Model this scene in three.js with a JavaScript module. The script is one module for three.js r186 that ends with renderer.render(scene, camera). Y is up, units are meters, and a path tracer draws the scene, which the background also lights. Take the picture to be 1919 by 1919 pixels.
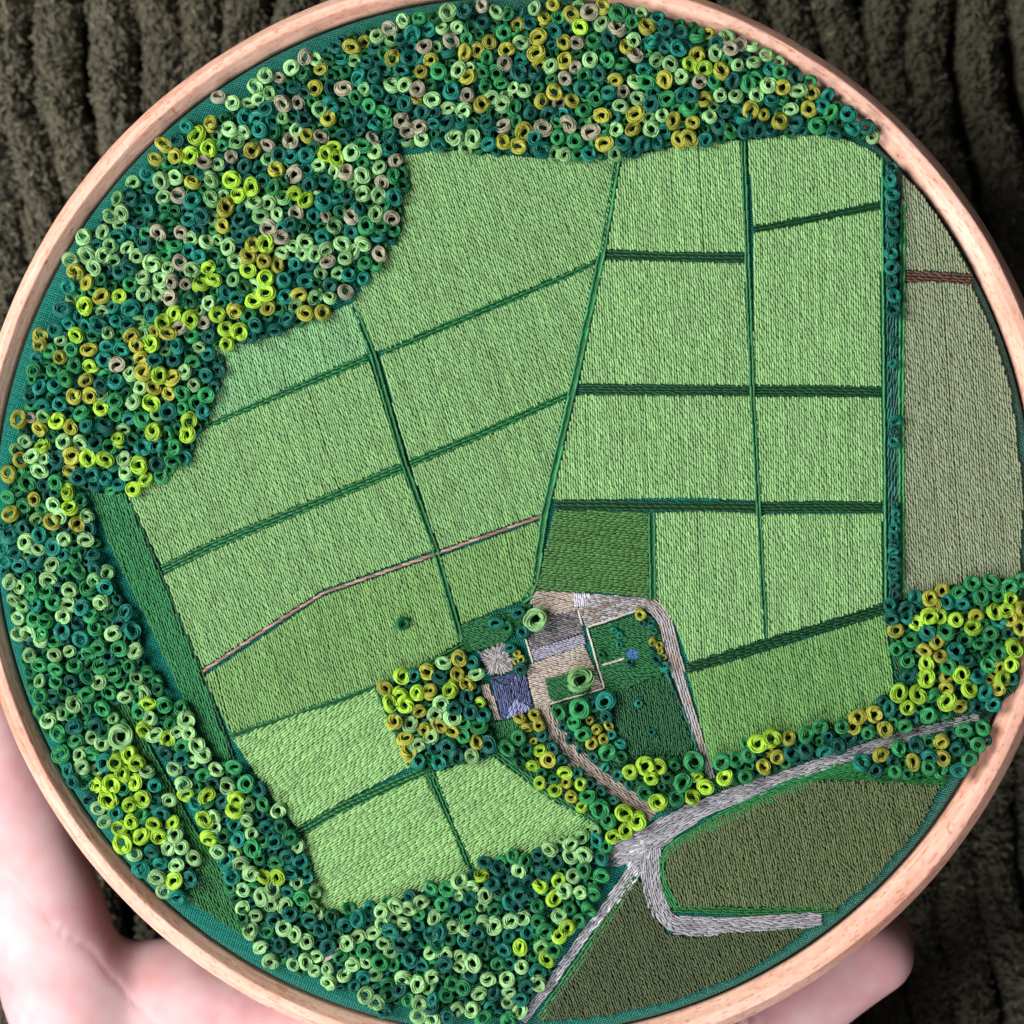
import * as THREE from 'three';
import { RectAreaLightUniformsLib } from 'three/addons/lights/RectAreaLightUniformsLib.js';
import { MarchingCubes } from 'three/addons/objects/MarchingCubes.js';
import { ImprovedNoise } from 'three/addons/math/ImprovedNoise.js';

// ---------------------------------------------------------------- camera, light, exposure
const U = 8e-5;                       // one unit of the drawing plan (1/12.5 mm); the cloth lies at y = 0
const CAM = 0.36;                     // height of the camera over the cloth
const scene = new THREE.Scene();
scene.background = new THREE.Color(0x000000);
const camera = new THREE.PerspectiveCamera(2 * Math.atan(959.5 * U / CAM) * 180 / Math.PI, 1, 0.01, 10);
camera.position.set(0, CAM, 0);
camera.up.set(0, 0, -1);
camera.lookAt(0, 0, 0);
camera.focus = CAM;
camera.userData.fStop = 16;
RectAreaLightUniformsLib.init();
const renderer = new THREE.WebGLRenderer({ antialias: true });
renderer.setSize(1024, 1024);
renderer.toneMapping = THREE.LinearToneMapping;
renderer.toneMappingExposure = 1.0;
renderer.shadowMap.enabled = true;
function areaLight(name, color, intensity, w, h, from) {
  const l = new THREE.RectAreaLight(color, intensity, w, h);
  l.name = name; l.position.set(...from); l.lookAt(0, 0, 0); scene.add(l);
}
areaLight('window_light', 0xfffdfa, 18.5, 0.36, 0.36, [-0.505, 0.468, -0.125]);    // the window, to the left
areaLight('far_window_light', 0xf6f8ff, 11.5, 0.5, 0.5, [-0.32, 0.62, 0.66]);       // a second, softer one lower left of the photographer
areaLight('ceiling_light', 0xf6f8ff, 0.2, 1.8, 1.8, [0.25, 1.3, -0.1]);         // daylight back from the ceiling

// ---------------------------------------------------------------- helpers
let seed = 20240611;
function rnd() { seed = (seed + 0x6d2b79f5) | 0; let t = Math.imul(seed ^ (seed >>> 15), 1 | seed); t = (t + Math.imul(t ^ (t >>> 7), 61 | t)) ^ t; return ((t ^ (t >>> 14)) >>> 0) / 4294967296; }
const rr = (a, b) => a + (b - a) * rnd();
const perlin = new ImprovedNoise();
const noise = (x, y, z = 0) => perlin.noise(x + 0.137, y + 0.713, z + 0.391);
const X = (px) => (px - 959.5) * U, Z = X;
const hex = (h) => { const c = new THREE.Color(h); return [c.r, c.g, c.b]; };
const used = new Map();
const numbered = (n) => { const k = used.get(n) ?? 0; used.set(n, k + 1); return k ? n + '_' + String(k).padStart(3, '0') : n; };
function thing(name, label, category) {
  const o = new THREE.Group(); o.name = numbered(name); o.userData = { label, category }; scene.add(o); return o;
}
function part(name, geometry, material, parent, label) {
  const m = new THREE.Mesh(geometry, material); m.name = numbered(name); m.castShadow = m.receiveShadow = true;
  if (label) m.userData.label = label;
  parent.add(m); return m;
}
function inside(poly, x, y) {
  let c = false;
  for (let i = 0, j = poly.length - 1; i < poly.length; j = i++) {
    const [xi, yi] = poly[i], [xj, yj] = poly[j];
    if (yi > y !== yj > y && x < (xj - xi) * (y - yi) / (yj - yi) + xi) c = !c;
  }
  return c;
}
function dataTexture(w, h, fn, srgb) {
  const d = new Uint8Array(w * h * 4);
  for (let j = 0; j < h; j++) for (let i = 0; i < w; i++) {
    const c = fn(i, j), k = (j * w + i) * 4;
    for (let q = 0; q < 3; q++) d[k + q] = Math.max(0, Math.min(255, c[q]));
    d[k + 3] = 255;
  }
  const t = new THREE.DataTexture(d, w, h); t.wrapS = t.wrapT = THREE.RepeatWrapping; t.magFilter = THREE.LinearFilter; t.minFilter = THREE.LinearMipmapLinearFilter; t.generateMipmaps = true;
  if (srgb) t.colorSpace = THREE.SRGBColorSpace;
  t.needsUpdate = true; return t;
}

// ---------------------------------------------------------------- thread: stitches collected into one mesh
class Yarn {
  constructor() { this.p = []; this.n = []; this.c = []; this.i = []; }
  // a stitch from (ax, ay) to (bx, by) on the plan: a half-round thread that dives into the cloth at its ends
  stitch(ax, ay, bx, by, r, base, lift, col, tone = 1) {
    const L = Math.hypot(bx - ax, by - ay) || 1, dx = (bx - ax) / L, dy = (by - ay) / L, sx = -dy, sy = dx, k0 = this.p.length / 3;
    const T = [0, 0.18, 0.5, 0.82, 1], W = [0.5, 0.92, 1, 0.92, 0.5], H = [-0.35, 0.72, 1, 0.72, -0.35], S = [1.6, 0.7, 0, -0.7, -1.6];
    for (let a = 0; a < 5; a++) {
      const x = ax + dx * L * T[a], y = ay + dy * L * T[a], h = base + lift * H[a], w = r * W[a], sl = S[a] * lift / L * 2.2;
      for (let b = 0; b < 4; b++) {
        const f = b * Math.PI / 3, c = Math.cos(f), s = Math.sin(f);
        this.p.push(X(x + sx * c * w), (h + s * w) * U, Z(y + sy * c * w));
        const nx = sx * c - dx * sl * s, ny = s, nz = sy * c - dy * sl * s, m = Math.hypot(nx, ny, nz);
        this.n.push(nx / m, ny / m, nz / m);
        this.c.push(col[0] * tone, col[1] * tone, col[2] * tone);
      }
    }
    for (let a = 0; a < 4; a++) for (let b = 0; b < 3; b++) {
      const q = k0 + a * 4 + b;
      this.i.push(q, q + 4, q + 1, q + 1, q + 4, q + 5);
    }
  }
  // thread laid flat under the stitches, so that no cloth shows between them
  sheet(poly, col, h) {
    const t = THREE.ShapeUtils.triangulateShape(poly.map(([x, y]) => new THREE.Vector2(x, y)), []), k0 = this.p.length / 3;
    for (const [x, y] of poly) { this.p.push(X(x), h * U, Z(y)); this.n.push(0, 1, 0); this.c.push(...col); }
    for (const [a, b, c] of t) { const u = poly[a], v = poly[b], w = poly[c], up = (v[0] - u[0]) * (w[1] - u[1]) - (v[1] - u[1]) * (w[0] - u[0]) < 0; this.i.push(a + k0, (up ? b : c) + k0, (up ? c : b) + k0); }
  }
  geometry() {
    const g = new THREE.BufferGeometry();
    g.setAttribute('position', new THREE.Float32BufferAttribute(this.p, 3));
    g.setAttribute('normal', new THREE.Float32BufferAttribute(this.n, 3));
    g.setAttribute('color', new THREE.Float32BufferAttribute(this.c, 3));
    g.setIndex(this.i); return g;
  }
}
const threadMaterial = new THREE.MeshPhysicalMaterial({ name: 'cotton thread', color: 0xffffff, vertexColors: true, roughness: 0.42, specularIntensity: 0.8, side: THREE.DoubleSide });
// parallel stitches over an area; deg = lean of the stitch rows, 0 = straight down the plan, positive = to the right going down
function fill(yarn, poly, deg, col, o = {}) {
  const { pitch = 4.5, len = 16, r = 2.5, tilt = 6, base = 2.4, lift = 2.2, vary = 0.2, jag = 2.2, wild = 2.5, gaps = 0.01, col2 = null, mix = 0 } = o;
  const a = deg * Math.PI / 180, ux = Math.sin(a), uy = Math.cos(a), vx = uy, vy = -ux;          // u along the rows, v across
  const P = poly.map(([x, y]) => [x * vx + y * vy, x * ux + y * uy]);
  const v0 = Math.min(...P.map((p) => p[0])), v1 = Math.max(...P.map((p) => p[0]));
  let drop = 0;
  if (o.sheet !== false) yarn.sheet(poly, col.map((q) => q * 0.85), Math.max(0.4, base - 1.6));
  for (let v = v0 + pitch * 0.4; v < v1; v += pitch * rr(0.93, 1.07)) {
    const cuts = [];
    for (let i = 0, j = P.length - 1; i < P.length; j = i++) if (P[i][0] > v !== P[j][0] > v) cuts.push(P[i][1] + (v - P[i][0]) / (P[j][0] - P[i][0]) * (P[j][1] - P[i][1]));
    cuts.sort((p, q) => p - q);
    if (rnd() < gaps) v += pitch * rr(0.12, 0.34);                                             // rows that stand apart leave a dark line
    const rowTone = 1 + rr(-0.5, 0.5) * vary; drop = rr(-0.5, 0.5);
    for (let k = 0; k + 1 < cuts.length; k += 2) {
      const s0 = cuts[k] + rr(-jag, jag), s1 = cuts[k + 1] + rr(-jag, jag);
      let s = s0 - rnd() * len * 0.6;
      while (s < s1 - 2) {
        const L = len * rr(0.75, 1.3), b0 = Math.max(s, s0), b1 = Math.min(s + L, s1);
        s += L * 0.86;
        if (b1 - b0 < 4) continue;
        const mid = (b0 + b1) / 2, half = (b1 - b0) / 2, an = a + (tilt + rr(-wild, wild)) * Math.PI / 180, vj = v + rr(-0.35, 0.35) * (1 + wild * 0.1);
        const mx = mid * ux + vj * vx, my = mid * uy + vj * vy, ex = Math.sin(an) * half, ey = Math.cos(an) * half;
        const cc = col2 && rnd() < mix ? col2 : col;
        yarn.stitch(mx - ex, my - ey, mx + ex, my + ey, r * rr(0.9, 1.08), base + drop + rr(-0.8, 0.8), lift * rr(0.75, 1.2), cc, rowTone * (1 + rr(-1, 1) * vary));
      }
    }
  }
}
// rows of stitches that follow a path; width may change along it
function along(yarn, path, width, col, o = {}) {
  const { pitch = 4.4, len = 19, r = 2.7, tilt = 8, base = 1.5, lift = 2, vary = 0.15, wild = 3, col2 = null, mix = 0 } = o;
  const acc = [0];
  for (let i = 1; i < path.length; i++) acc.push(acc[i - 1] + Math.hypot(path[i][0] - path[i - 1][0], path[i][1] - path[i - 1][1]));
  const total = acc[acc.length - 1], wAt = (t) => Array.isArray(width) ? (() => { const f = t * (width.length - 1), k = Math.min(width.length - 2, Math.floor(f)); return width[k] + (width[k + 1] - width[k]) * (f - k); })() : width;
  const at = (s) => { s = Math.max(0, Math.min(total, s)); let k = 1; while (k < acc.length - 1 && acc[k] < s) k++; const t = (s - acc[k - 1]) / (acc[k] - acc[k - 1] || 1); return [path[k - 1][0] + (path[k][0] - path[k - 1][0]) * t, path[k - 1][1] + (path[k][1] - path[k - 1][1]) * t]; };
  if (o.sheet !== false) for (let s = 0, d = total / Math.max(2, Math.round(total / 14)); s < total - 1; s += d) {
    const q = (t) => { const [x, y] = at(t), [x2, y2] = at(Math.min(total, t + 1)), [x1, y1] = at(Math.max(0, t - 1)), l = Math.hypot(x2 - x1, y2 - y1) || 1, h = Math.max(1, wAt(t / total) / 2 - 1.5); return [[x - (y2 - y1) / l * h, y + (x2 - x1) / l * h], [x + (y2 - y1) / l * h, y - (x2 - x1) / l * h]]; };
    const [a, b] = q(s), [c, e] = q(Math.min(total, s + d)); yarn.sheet([a, b, e, c], col.map((v) => v * 0.85), Math.max(0.3, base - 0.9) + rnd() * 0.2);
  }
  const wMax = Array.isArray(width) ? Math.max(...width) : width, rows = Math.max(1, Math.round((wMax - r) / pitch));
  for (let q = 0; q < rows; q++) {
    const row = (q - (rows - 1) / 2) * (rows > 1 ? Math.max(pitch * 0.8, (wMax - 1.4 * r) / (rows - 1)) : 0);
    for (let s = -rnd() * len * 0.6; s < total - 3;) {
      const L = len * rr(0.75, 1.25), a = at(Math.max(0, s)), b = at(s + L), D = Math.hypot(b[0] - a[0], b[1] - a[1]);
      const w = wAt(Math.min(1, Math.max(0, (s + L / 2) / total)));
      s += L * 0.84;
      if (D < 4 || Math.abs(row) > w / 2 - r * 0.4) continue;
      const nx = -(b[1] - a[1]) / D, ny = (b[0] - a[0]) / D, off = row + rr(-0.5, 0.5), tw = Math.max(-w / 4, Math.min(w / 4, (tilt + rr(-wild, wild)) * Math.PI / 180 * D / 2));
      yarn.stitch(a[0] + nx * (off - tw), a[1] + ny * (off - tw), b[0] + nx * (off + tw), b[1] + ny * (off + tw), r * rr(0.9, 1.1), base + rr(-0.4, 0.8), lift * rr(0.8, 1.2), col2 && rnd() < mix ? col2 : col, 1 + rr(-1, 1) * vary);
    }
  }
}

// ---------------------------------------------------------------- background: a ribbed chenille fabric, 45 mm behind the cloth
const ribDepth = -620 * U;
const back = new THREE.Group(); back.name = 'ribbed_fabric'; back.userData = { kind: 'structure' }; scene.add(back);
{
  const mat = new THREE.MeshStandardMaterial({ name: 'dark olive chenille', color: 0xffffff, vertexColors: true, roughness: 0.95 });
  const pitch = 100, base = hex('#474434'), alt = hex('#504b3b');
  const slant = (x) => 0.075 + 0.07 * (x + 1400) / 2800;
  const sway = (x, y) => noise(x * 0.004, y * 0.003) * 60 + noise(x * 0.02, y * 0.012) * 16;
  const tuft = [];
  for (let x0 = -1560; x0 <= 1620; x0 += pitch) {
    const nu = 16, nv = 300, p = [], c = [], idx = [];
    for (let j = 0; j <= nv; j++) for (let i = 0; i <= nu; i++) {
      const y = -1500 + 3000 * j / nv, u = i / nu * 2 - 1, wob = sway(x0, y);
      const x = x0 + slant(x0) * y + u * pitch * 0.515 + wob;
      const bump = noise(x * 0.05, y * 0.05, 3) * 16 + noise(x * 0.13, y * 0.13, 9) * 12;
      const h = Math.sqrt(Math.max(0, 1 - u * u)) * 70 - 70 + bump;
      p.push(x * U, ribDepth + h * U, y * U);
      const t = 0.5 + 0.5 * noise(x * 0.03, y * 0.03, 5), k = 0.8 + 0.5 * (0.5 + 0.5 * noise(x * 0.2, y * 0.2, 1));
      for (let q = 0; q < 3; q++) c.push((base[q] + (alt[q] - base[q]) * t) * k);
      if (i < nu && j < nv) { const a = j * (nu + 1) + i; idx.push(a, a + nu + 1, a + 1, a + 1, a + nu + 1, a + nu + 2); }
    }
    const g = new THREE.BufferGeometry(); g.setAttribute('position', new THREE.Float32BufferAttribute(p, 3)); g.setAttribute('color', new THREE.Float32BufferAttribute(c, 3)); g.setIndex(idx); g.computeVertexNormals();
    part('rib', g, mat, back);
    for (let k = 0; k < 4200; k++) {
      const y = rr(-1450, 1450), u = rr(-0.98, 0.98), x = x0 + slant(x0) * y + u * pitch * 0.515 + sway(x0, y);
      if (Math.hypot(x, y) < 850) continue;
      const bump = noise(x * 0.05, y * 0.05, 3) * 16 + noise(x * 0.13, y * 0.13, 9) * 12;
      tuft.push([x, Math.sqrt(1 - u * u) * 70 - 70 + bump + rr(-1, 5), y, u]);
    }
  }
  part('backing', new THREE.BoxGeometry(0.3, 0.002, 0.3), new THREE.MeshStandardMaterial({ name: 'dark backing', color: 0x0d0c08, roughness: 1 }), back).position.y = ribDepth - 92 * U;
  // the pile: short bent loops of yarn
  const loop = new THREE.TubeGeometry(new THREE.QuadraticBezierCurve3(new THREE.Vector3(-1, -0.5, 0), new THREE.Vector3(0, 1.4, 0.2), new THREE.Vector3(1, -0.5, 0)), 5, 0.42, 4);
  const pile = new THREE.InstancedMesh(loop, new THREE.MeshStandardMaterial({ name: 'chenille pile', color: 0xffffff, roughness: 0.8 }), tuft.length);
  pile.name = 'pile'; pile.userData.kind = 'stuff'; pile.castShadow = pile.receiveShadow = true;
  const m = new THREE.Matrix4(), q = new THREE.Quaternion(), e = new THREE.Euler(), col = new THREE.Color();
  tuft.forEach(([x, h, y, u], k) => {
    const s = rr(5, 10) * U;
    q.setFromEuler(e.set(rr(-0.7, 0.7), rr(0, 6.28), -u * 0.9 + rr(-0.5, 0.5)));
    pile.setMatrixAt(k, m.compose(new THREE.Vector3(x * U, ribDepth + h * U, y * U), q, new THREE.Vector3(s, s, s)));
    const t = rnd(), b = rr(0.7, 1.5) * (rnd() < 0.03 ? 2.2 : 1);
    pile.setColorAt(k, col.setRGB((base[0] + (alt[0] - base[0]) * t) * b, (base[1] + (alt[1] - base[1]) * t) * b, (base[2] + (alt[2] - base[2]) * t) * b));
  });
  back.add(pile);
}

// ---------------------------------------------------------------- the wooden hoop
const hoop = thing('embroidery_hoop', 'round pale beech wood embroidery hoop clamped around the green stitched cloth', 'embroidery hoop');
{
  const W = 2048, H = 128;
  const wood = dataTexture(W, H, (i, j) => {
    const u = i / W, v = j / H, a = u * Math.PI * 2;
    const cx = Math.cos(a) * 3, cy = Math.sin(a) * 3;
    const drift = noise(cx * 0.7, cy * 0.7, v * 2), streak = noise(cx * 3, cy * 3, v * 26) * 0.6 + noise(cx * 9, cy * 9, v * 60 + 5) * 0.5;
    const pore = noise(cx * 22, cy * 22, v * 90 + 20) > 0.42 ? -26 : 0;
    const fleck = noise(cx * 30, cy * 30, v * 20 + 40) * 7;
    const line = Math.abs(noise(cx * 1.6, cy * 1.6, v * 34 + 70)) < 0.012 + 0.02 * Math.max(0, noise(cx * 2, cy * 2, 9)) ? -34 : 0, stain = Math.max(0, noise(cx * 1.3, cy * 1.3, v * 6 + 30) - 0.15) * -50;
    const s = drift * 22 + streak * 20 + pore + fleck + line + stain;
    return [230 + s * 0.75, 180 + s * 1.05, 158 + s * 1.1];
  }, true);
  const grain = dataTexture(W, H, (i, j) => {
    const a = i / W * Math.PI * 2, v = j / H, cx = Math.cos(a) * 3, cy = Math.sin(a) * 3;
    const s = noise(cx * 5, cy * 5, v * 50) * 60 + noise(cx * 30, cy * 30, v * 80) * 40;
    return [128 + s, 128 + s, 128 + s];
  });
  const mat = new THREE.MeshStandardMaterial({ name: 'beech wood', map: wood, bumpMap: grain, bumpScale: 0.00012, roughness: 0.62 });
  // profile: [offset from the inner edge 0..1, height], bottom inside, over the face, down the outside
  const ring = (profile, r0, c0, r1, c1, seg) => {
    const p = [], uv = [], idx = [], n = profile.length, v = [0];
    for (let i = 1; i < n; i++) v.push(v[i - 1] + Math.hypot((profile[i][0] - profile[i - 1][0]) * (r1 - r0), profile[i][1] - profile[i - 1][1]));
    for (let s = 0; s <= seg; s++) {
      const a = s / seg * Math.PI * 2, ca = Math.cos(a), sa = Math.sin(a);
      for (let i = 0; i < n; i++) {
        const [t, h] = profile[i], r = r0 + (r1 - r0) * t, wob = noise(ca * 4, sa * 4, i * 0.6) * 1.6 + noise(ca * 14, sa * 14, i * 0.4) * 0.7;
        p.push(X(c0[0] + (c1[0] - c0[0]) * t + ca * (r + wob * 0.6)), (h + wob) * U, Z(c0[1] + (c1[1] - c0[1]) * t + sa * (r + wob * 0.6)));
        uv.push(s / seg, v[i] / v[n - 1]);
        if (s < seg && i < n - 1) { const k = s * n + i; idx.push(k, k + 1, k + n, k + 1, k + n + 1, k + n); }
      }
    }
    const g = new THREE.BufferGeometry(); g.setAttribute('position', new THREE.Float32BufferAttribute(p, 3)); g.setAttribute('uv', new THREE.Float32BufferAttribute(uv, 2)); g.setIndex(idx); g.computeVertexNormals(); return g;
  };
  const facets = [[0.03, -112], [0.0, -60], [0.0, -24], [0.015, -17], [0.05, -12], [0.31, 4.8], [0.355, 7.2], [0.4, 8.2], [0.62, 8], [0.665, 6.8], [0.7, 4.4], [0.94, -14], [0.975, -19], [0.99, -25], [1, -36], [1.0, -98], [0.97, -108], [0.9, -113], [0.1, -114], [0.03, -112]];
  part('outer_ring', ring(facets, 981, [963.5, 967.5], 1037, [972, 969], 480), mat, hoop);
  part('inner_ring', ring([[0, -100], [0, -18], [0.2, -12], [0.6, -12], [1, -22], [1, -100], [0, -100]], 915, [963.5, 967.5], 955, [963.5, 967.5], 240), mat, hoop);
}

// ---------------------------------------------------------------- the embroidered cloth
const cloth = thing('embroidered_cloth', 'teal cotton cloth stitched with green fields, hedges, lanes, a farm and knotted woods', 'embroidery');
{
  const n = 256, per = 8, weave = (i, j) => {
    const x = i / n * per * 2, y = j / n * per * 2, over = (Math.floor(x) + Math.floor(y)) % 2 === 0, fx = x % 1 - 0.5, fy = y % 1 - 0.5;
    const h = over ? Math.cos(fx * Math.PI) ** 0.6 * (0.55 + 0.45 * Math.cos(fy * Math.PI)) : Math.cos(fy * Math.PI) ** 0.6 * (0.5 + 0.4 * Math.cos(fx * Math.PI));
    const th = over ? Math.floor(x) * 1.7 : Math.floor(y) * 2.3 + 50;
    return [h, 1 + 0.16 * Math.sin(th * 12.9898) * Math.cos(th * 4.1)];
  };
  const map = dataTexture(n, n, (i, j) => { const [, t] = weave(i, j); return [9 * t, 114 * t, 99 * t]; }, true);
  const bump = dataTexture(n, n, (i, j) => { const [h] = weave(i, j); return [h * 255, h * 255, h * 255]; });
  const mat = new THREE.MeshPhysicalMaterial({ name: 'teal cotton weave', map, bumpMap: bump, bumpScale: 0.0003, roughness: 0.38, side: THREE.DoubleSide });
  const seg = 240, prof = [[0, 0], [300, 0], [600, 0], [850, 0], [920, 0], [940, -0.4], [953, -1.4], [964, -3.6], [971, -8], [975, -14], [977, -28], [977, -105]], p = [], uv = [], idx = [], k = prof.length, tile = per * 2 * 4.5;
  for (let s = 0; s <= seg; s++) for (let i = 0; i < k; i++) {
    const a = s / seg * Math.PI * 2, r = prof[i][0], x = Math.cos(a) * r, y = Math.sin(a) * r, rl = r + Math.max(0, -prof[i][1] * 0.6), ux = Math.cos(a) * rl, uy = Math.sin(a) * rl;
    p.push(X(963.5 + x), prof[i][1] * U, Z(967.5 + y));
    uv.push((ux * 0.94 + uy * 0.34) / tile, (uy * 0.94 - ux * 0.34) / tile);
    if (s < seg && i < k - 1) { const q = s * k + i; idx.push(q, q + k, q + 1, q + 1, q + k, q + k + 1); }
  }
  const g = new THREE.BufferGeometry(); g.setAttribute('position', new THREE.Float32BufferAttribute(p, 3)); g.setAttribute('uv', new THREE.Float32BufferAttribute(uv, 2)); g.setIndex(idx); g.computeVertexNormals();
  part('fabric', g, mat, cloth, 'plain woven teal cotton ground cloth');
}
const sew = (name, label, fn) => { const y = new Yarn(); fn(y); return part(name, y.geometry(), threadMaterial, cloth, label); };

const C = Object.fromEntries(Object.entries({
  field: '#739c60', fieldB: '#7ba566', mint: '#6f9f6a', low: '#6a9352', lower: '#80ab66', mid: '#618e4c', olive: '#7d8868', dark: '#4f5d36', darker: '#404c2c', square: '#436f36',
  strip: '#216c3a', shade: '#205f2c', hedge: '#1c6232', hedgeDark: '#0c3f1e', hedgeV: '#2f8049', hedgeV2: '#20683a', lawn: '#1a5e30', lawn2: '#124c26', verge: '#207039',
  brown: '#553a2e', track: '#a58a7e', track2: '#8a695d', grey: '#9b999c', grey2: '#838186', tan: '#9a8d80', tan2: '#83776c', yard: '#a99d90', white: '#c2c0c8', wall: '#b9b2a4', barn: '#777272', barn2: '#646064',
  lav: '#918f9c', slate: '#4b5378', slate2: '#394163', slateL: '#8286b0', pool: '#3560b4', teal: '#176455', tealD: '#0c473c',
}).map(([k, v]) => [k, hex(v)]));

// fields: corners, lean of the stitches, colour
const L3 = 'light green stitched field';
const fields = [
  [[[752, 292], [850, 280], [1000, 296], [1157, 292], [1130, 470], [1112, 490], [900, 578], [722, 655], [700, 656], [662, 566], [700, 500], [745, 430], [760, 340]], 17, C.field, 'large light green field right of the rounded north-west wood'],
  [[[405, 650], [500, 632], [600, 592], [662, 568], [694, 660], [560, 718], [392, 793], [380, 760], [412, 710]], 14, C.mint, 'mint green field tucked under the north-west wood'],
  [[[380, 806], [560, 732], [692, 678], [752, 866], [600, 930], [400, 1012], [303, 1058], [240, 925], [290, 900], [345, 860]], 17, C.field, 'light green field left of the long hedge, second row'],
  [[[712, 668], [900, 592], [1050, 527], [1116, 496], [1066, 734], [900, 806], [768, 862]], 17, C.field, 'light green field right of the long hedge, second row'],
  [[[306, 1078], [400, 1032], [600, 948], [756, 884], [816, 1030], [605, 1105], [380, 1252]], 17, C.field, 'light green field left of the long hedge above the brown track'],
  [[[772, 876], [900, 822], [1060, 748], [1016, 962], [824, 1030]], 16, C.field, 'light green field right of the long hedge above the brown track'],
  [[[824, 1044], [1012, 976], [1000, 1108], [980, 1124], [866, 1168]], 12, C.low, 'green field right of the long hedge below the brown track'],
  [[[384, 1268], [605, 1118], [816, 1044], [864, 1202], [758, 1264], [640, 1306], [432, 1374]], 14, C.low, 'green field below the brown track with a lone tree knot'],
  [[[436, 1384], [560, 1338], [640, 1318], [704, 1290], [730, 1350], [770, 1436], [640, 1502], [556, 1550], [500, 1480]], 127, C.lower, 'pale green field with slanting stitches beside the knotted copse'],
  [[[562, 1572], [640, 1524], [796, 1452], [850, 1560], [882, 1636], [740, 1688], [598, 1722]], 122, C.lower, 'pale green bottom field left of the short hedge'],
  [[[816, 1446], [860, 1432], [926, 1418], [1030, 1494], [1120, 1545], [1000, 1602], [892, 1634], [850, 1540]], 124, C.lower, 'pale green bottom field right of the short hedge'],
  [[[1166, 296], [1280, 272], [1388, 262], [1396, 472], [1250, 472], [1138, 466]], 3, C.fieldB, 'light green field under the north wood between two upright hedges'],
  [[[1402, 262], [1500, 250], [1580, 258], [1636, 284], [1650, 300], [1650, 376], [1530, 402], [1412, 424]], 2, C.fieldB, 'light green field in the upper right corner of the block'],
  [[[1132, 488], [1250, 490], [1396, 494], [1404, 722], [1250, 720], [1086, 718]], 3, C.fieldB, 'light green field with a dark hedge above, second of its column'],
  [[[1412, 438], [1530, 416], [1650, 392], [1651, 724], [1540, 722], [1412, 722]], 1, C.fieldB, 'tall light green field left of the tree line'],
  [[[1080, 740], [1250, 742], [1408, 742], [1416, 938], [1300, 932], [1036, 936]], 2, C.fieldB, 'light green field above the dark green square'],
  [[[1416, 744], [1530, 744], [1652, 746], [1653, 940], [1540, 938], [1424, 940]], 1, C.fieldB, 'light green field left of the tree line, third row'],
  [[[1226, 962], [1320, 958], [1418, 962], [1432, 1196], [1292, 1242], [1264, 1168], [1230, 1122]], 2, C.fieldB, 'light green field beside the garden lane'],
  [[[1426, 964], [1540, 964], [1653, 962], [1655, 1130], [1540, 1166], [1438, 1196]], 1, C.fieldB, 'light green field in the fourth row by the tree line'],
  [[[1290, 1262], [1400, 1232], [1560, 1182], [1658, 1152], [1676, 1290], [1605, 1345], [1500, 1385], [1332, 1440], [1312, 1350]], 8, C.mid, 'mid green field above the roadside trees'],
];
fields.forEach(([poly, deg, col, label]) => sew('field', label, (y) => fill(y, poly, deg, col)));
sew('field', 'dark green square field with stitches across', (y) => fill(y, [[1040, 956], [1130, 958], [1216, 962], [1218, 1118], [1106, 1110], [1004, 1106], [1024, 1020]], 84, C.square, { len: 14, tilt: 8, wild: 5 }));
sew('field', 'dull olive field under the brown hedge on the right', (y) => fill(y, [[1694, 530], [1760, 528], [1820, 534], [1860, 625], [1890, 720], [1906, 820], [1916, 950], [1910, 1080], [1830, 1094], [1760, 1098], [1692, 1125]], 4, C.olive, { gaps: 0.05, wild: 4, vary: 0.16 }));
sew('field', 'small dull olive corner field above the brown hedge', (y) => fill(y, [[1690, 326], [1720, 355], [1770, 425], [1818, 512], [1760, 508], [1694, 506]], 4, C.olive, { wild: 4, vary: 0.16 }));
const fluff = { len: 12, wild: 14, vary: 0.22, jag: 4, tilt: 4 };
sew('field', 'dark olive field inside the bend of the grey lane', (y) => fill(y, [[1250, 1592], [1325, 1540], [1440, 1492], [1510, 1462], [1640, 1464], [1762, 1472], [1722, 1550], [1640, 1644], [1565, 1704], [1400, 1700], [1272, 1698], [1246, 1640]], 12, C.dark, fluff));
sew('field', 'dark olive field at the bottom edge below the grey lane', (y) => fill(y, [[1184, 1640], [1212, 1660], [1224, 1712], [1250, 1748], [1290, 1756], [1400, 1744], [1520, 1736], [1470, 1775], [1390, 1824], [1270, 1872], [1130, 1904], [1004, 1914], [1050, 1850], [1120, 1740]], 20, C.darker, fluff));
sew('field', 'narrow dark green strip of meadow between the west wood and the fields', (y) => fill(y, [[165, 922], [236, 924], [300, 1078], [378, 1262], [436, 1424], [400, 1420], [345, 1310], [290, 1190], [215, 1040]], 17, C.strip, { tilt: 5, wild: 5, gaps: 0.08, vary: 0.18 }));
sew('field', 'dark green wedge of meadow at the lower left edge', (y) => { fill(y, [[392, 1600], [420, 1640], [488, 1778], [430, 1735], [350, 1686], [368, 1630]], 20, C.shade, fluff); along(y, [[215, 1300], [262, 1395], [310, 1480], [352, 1560], [400, 1625]], 30, C.shade, { base: 3 }); });

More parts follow.
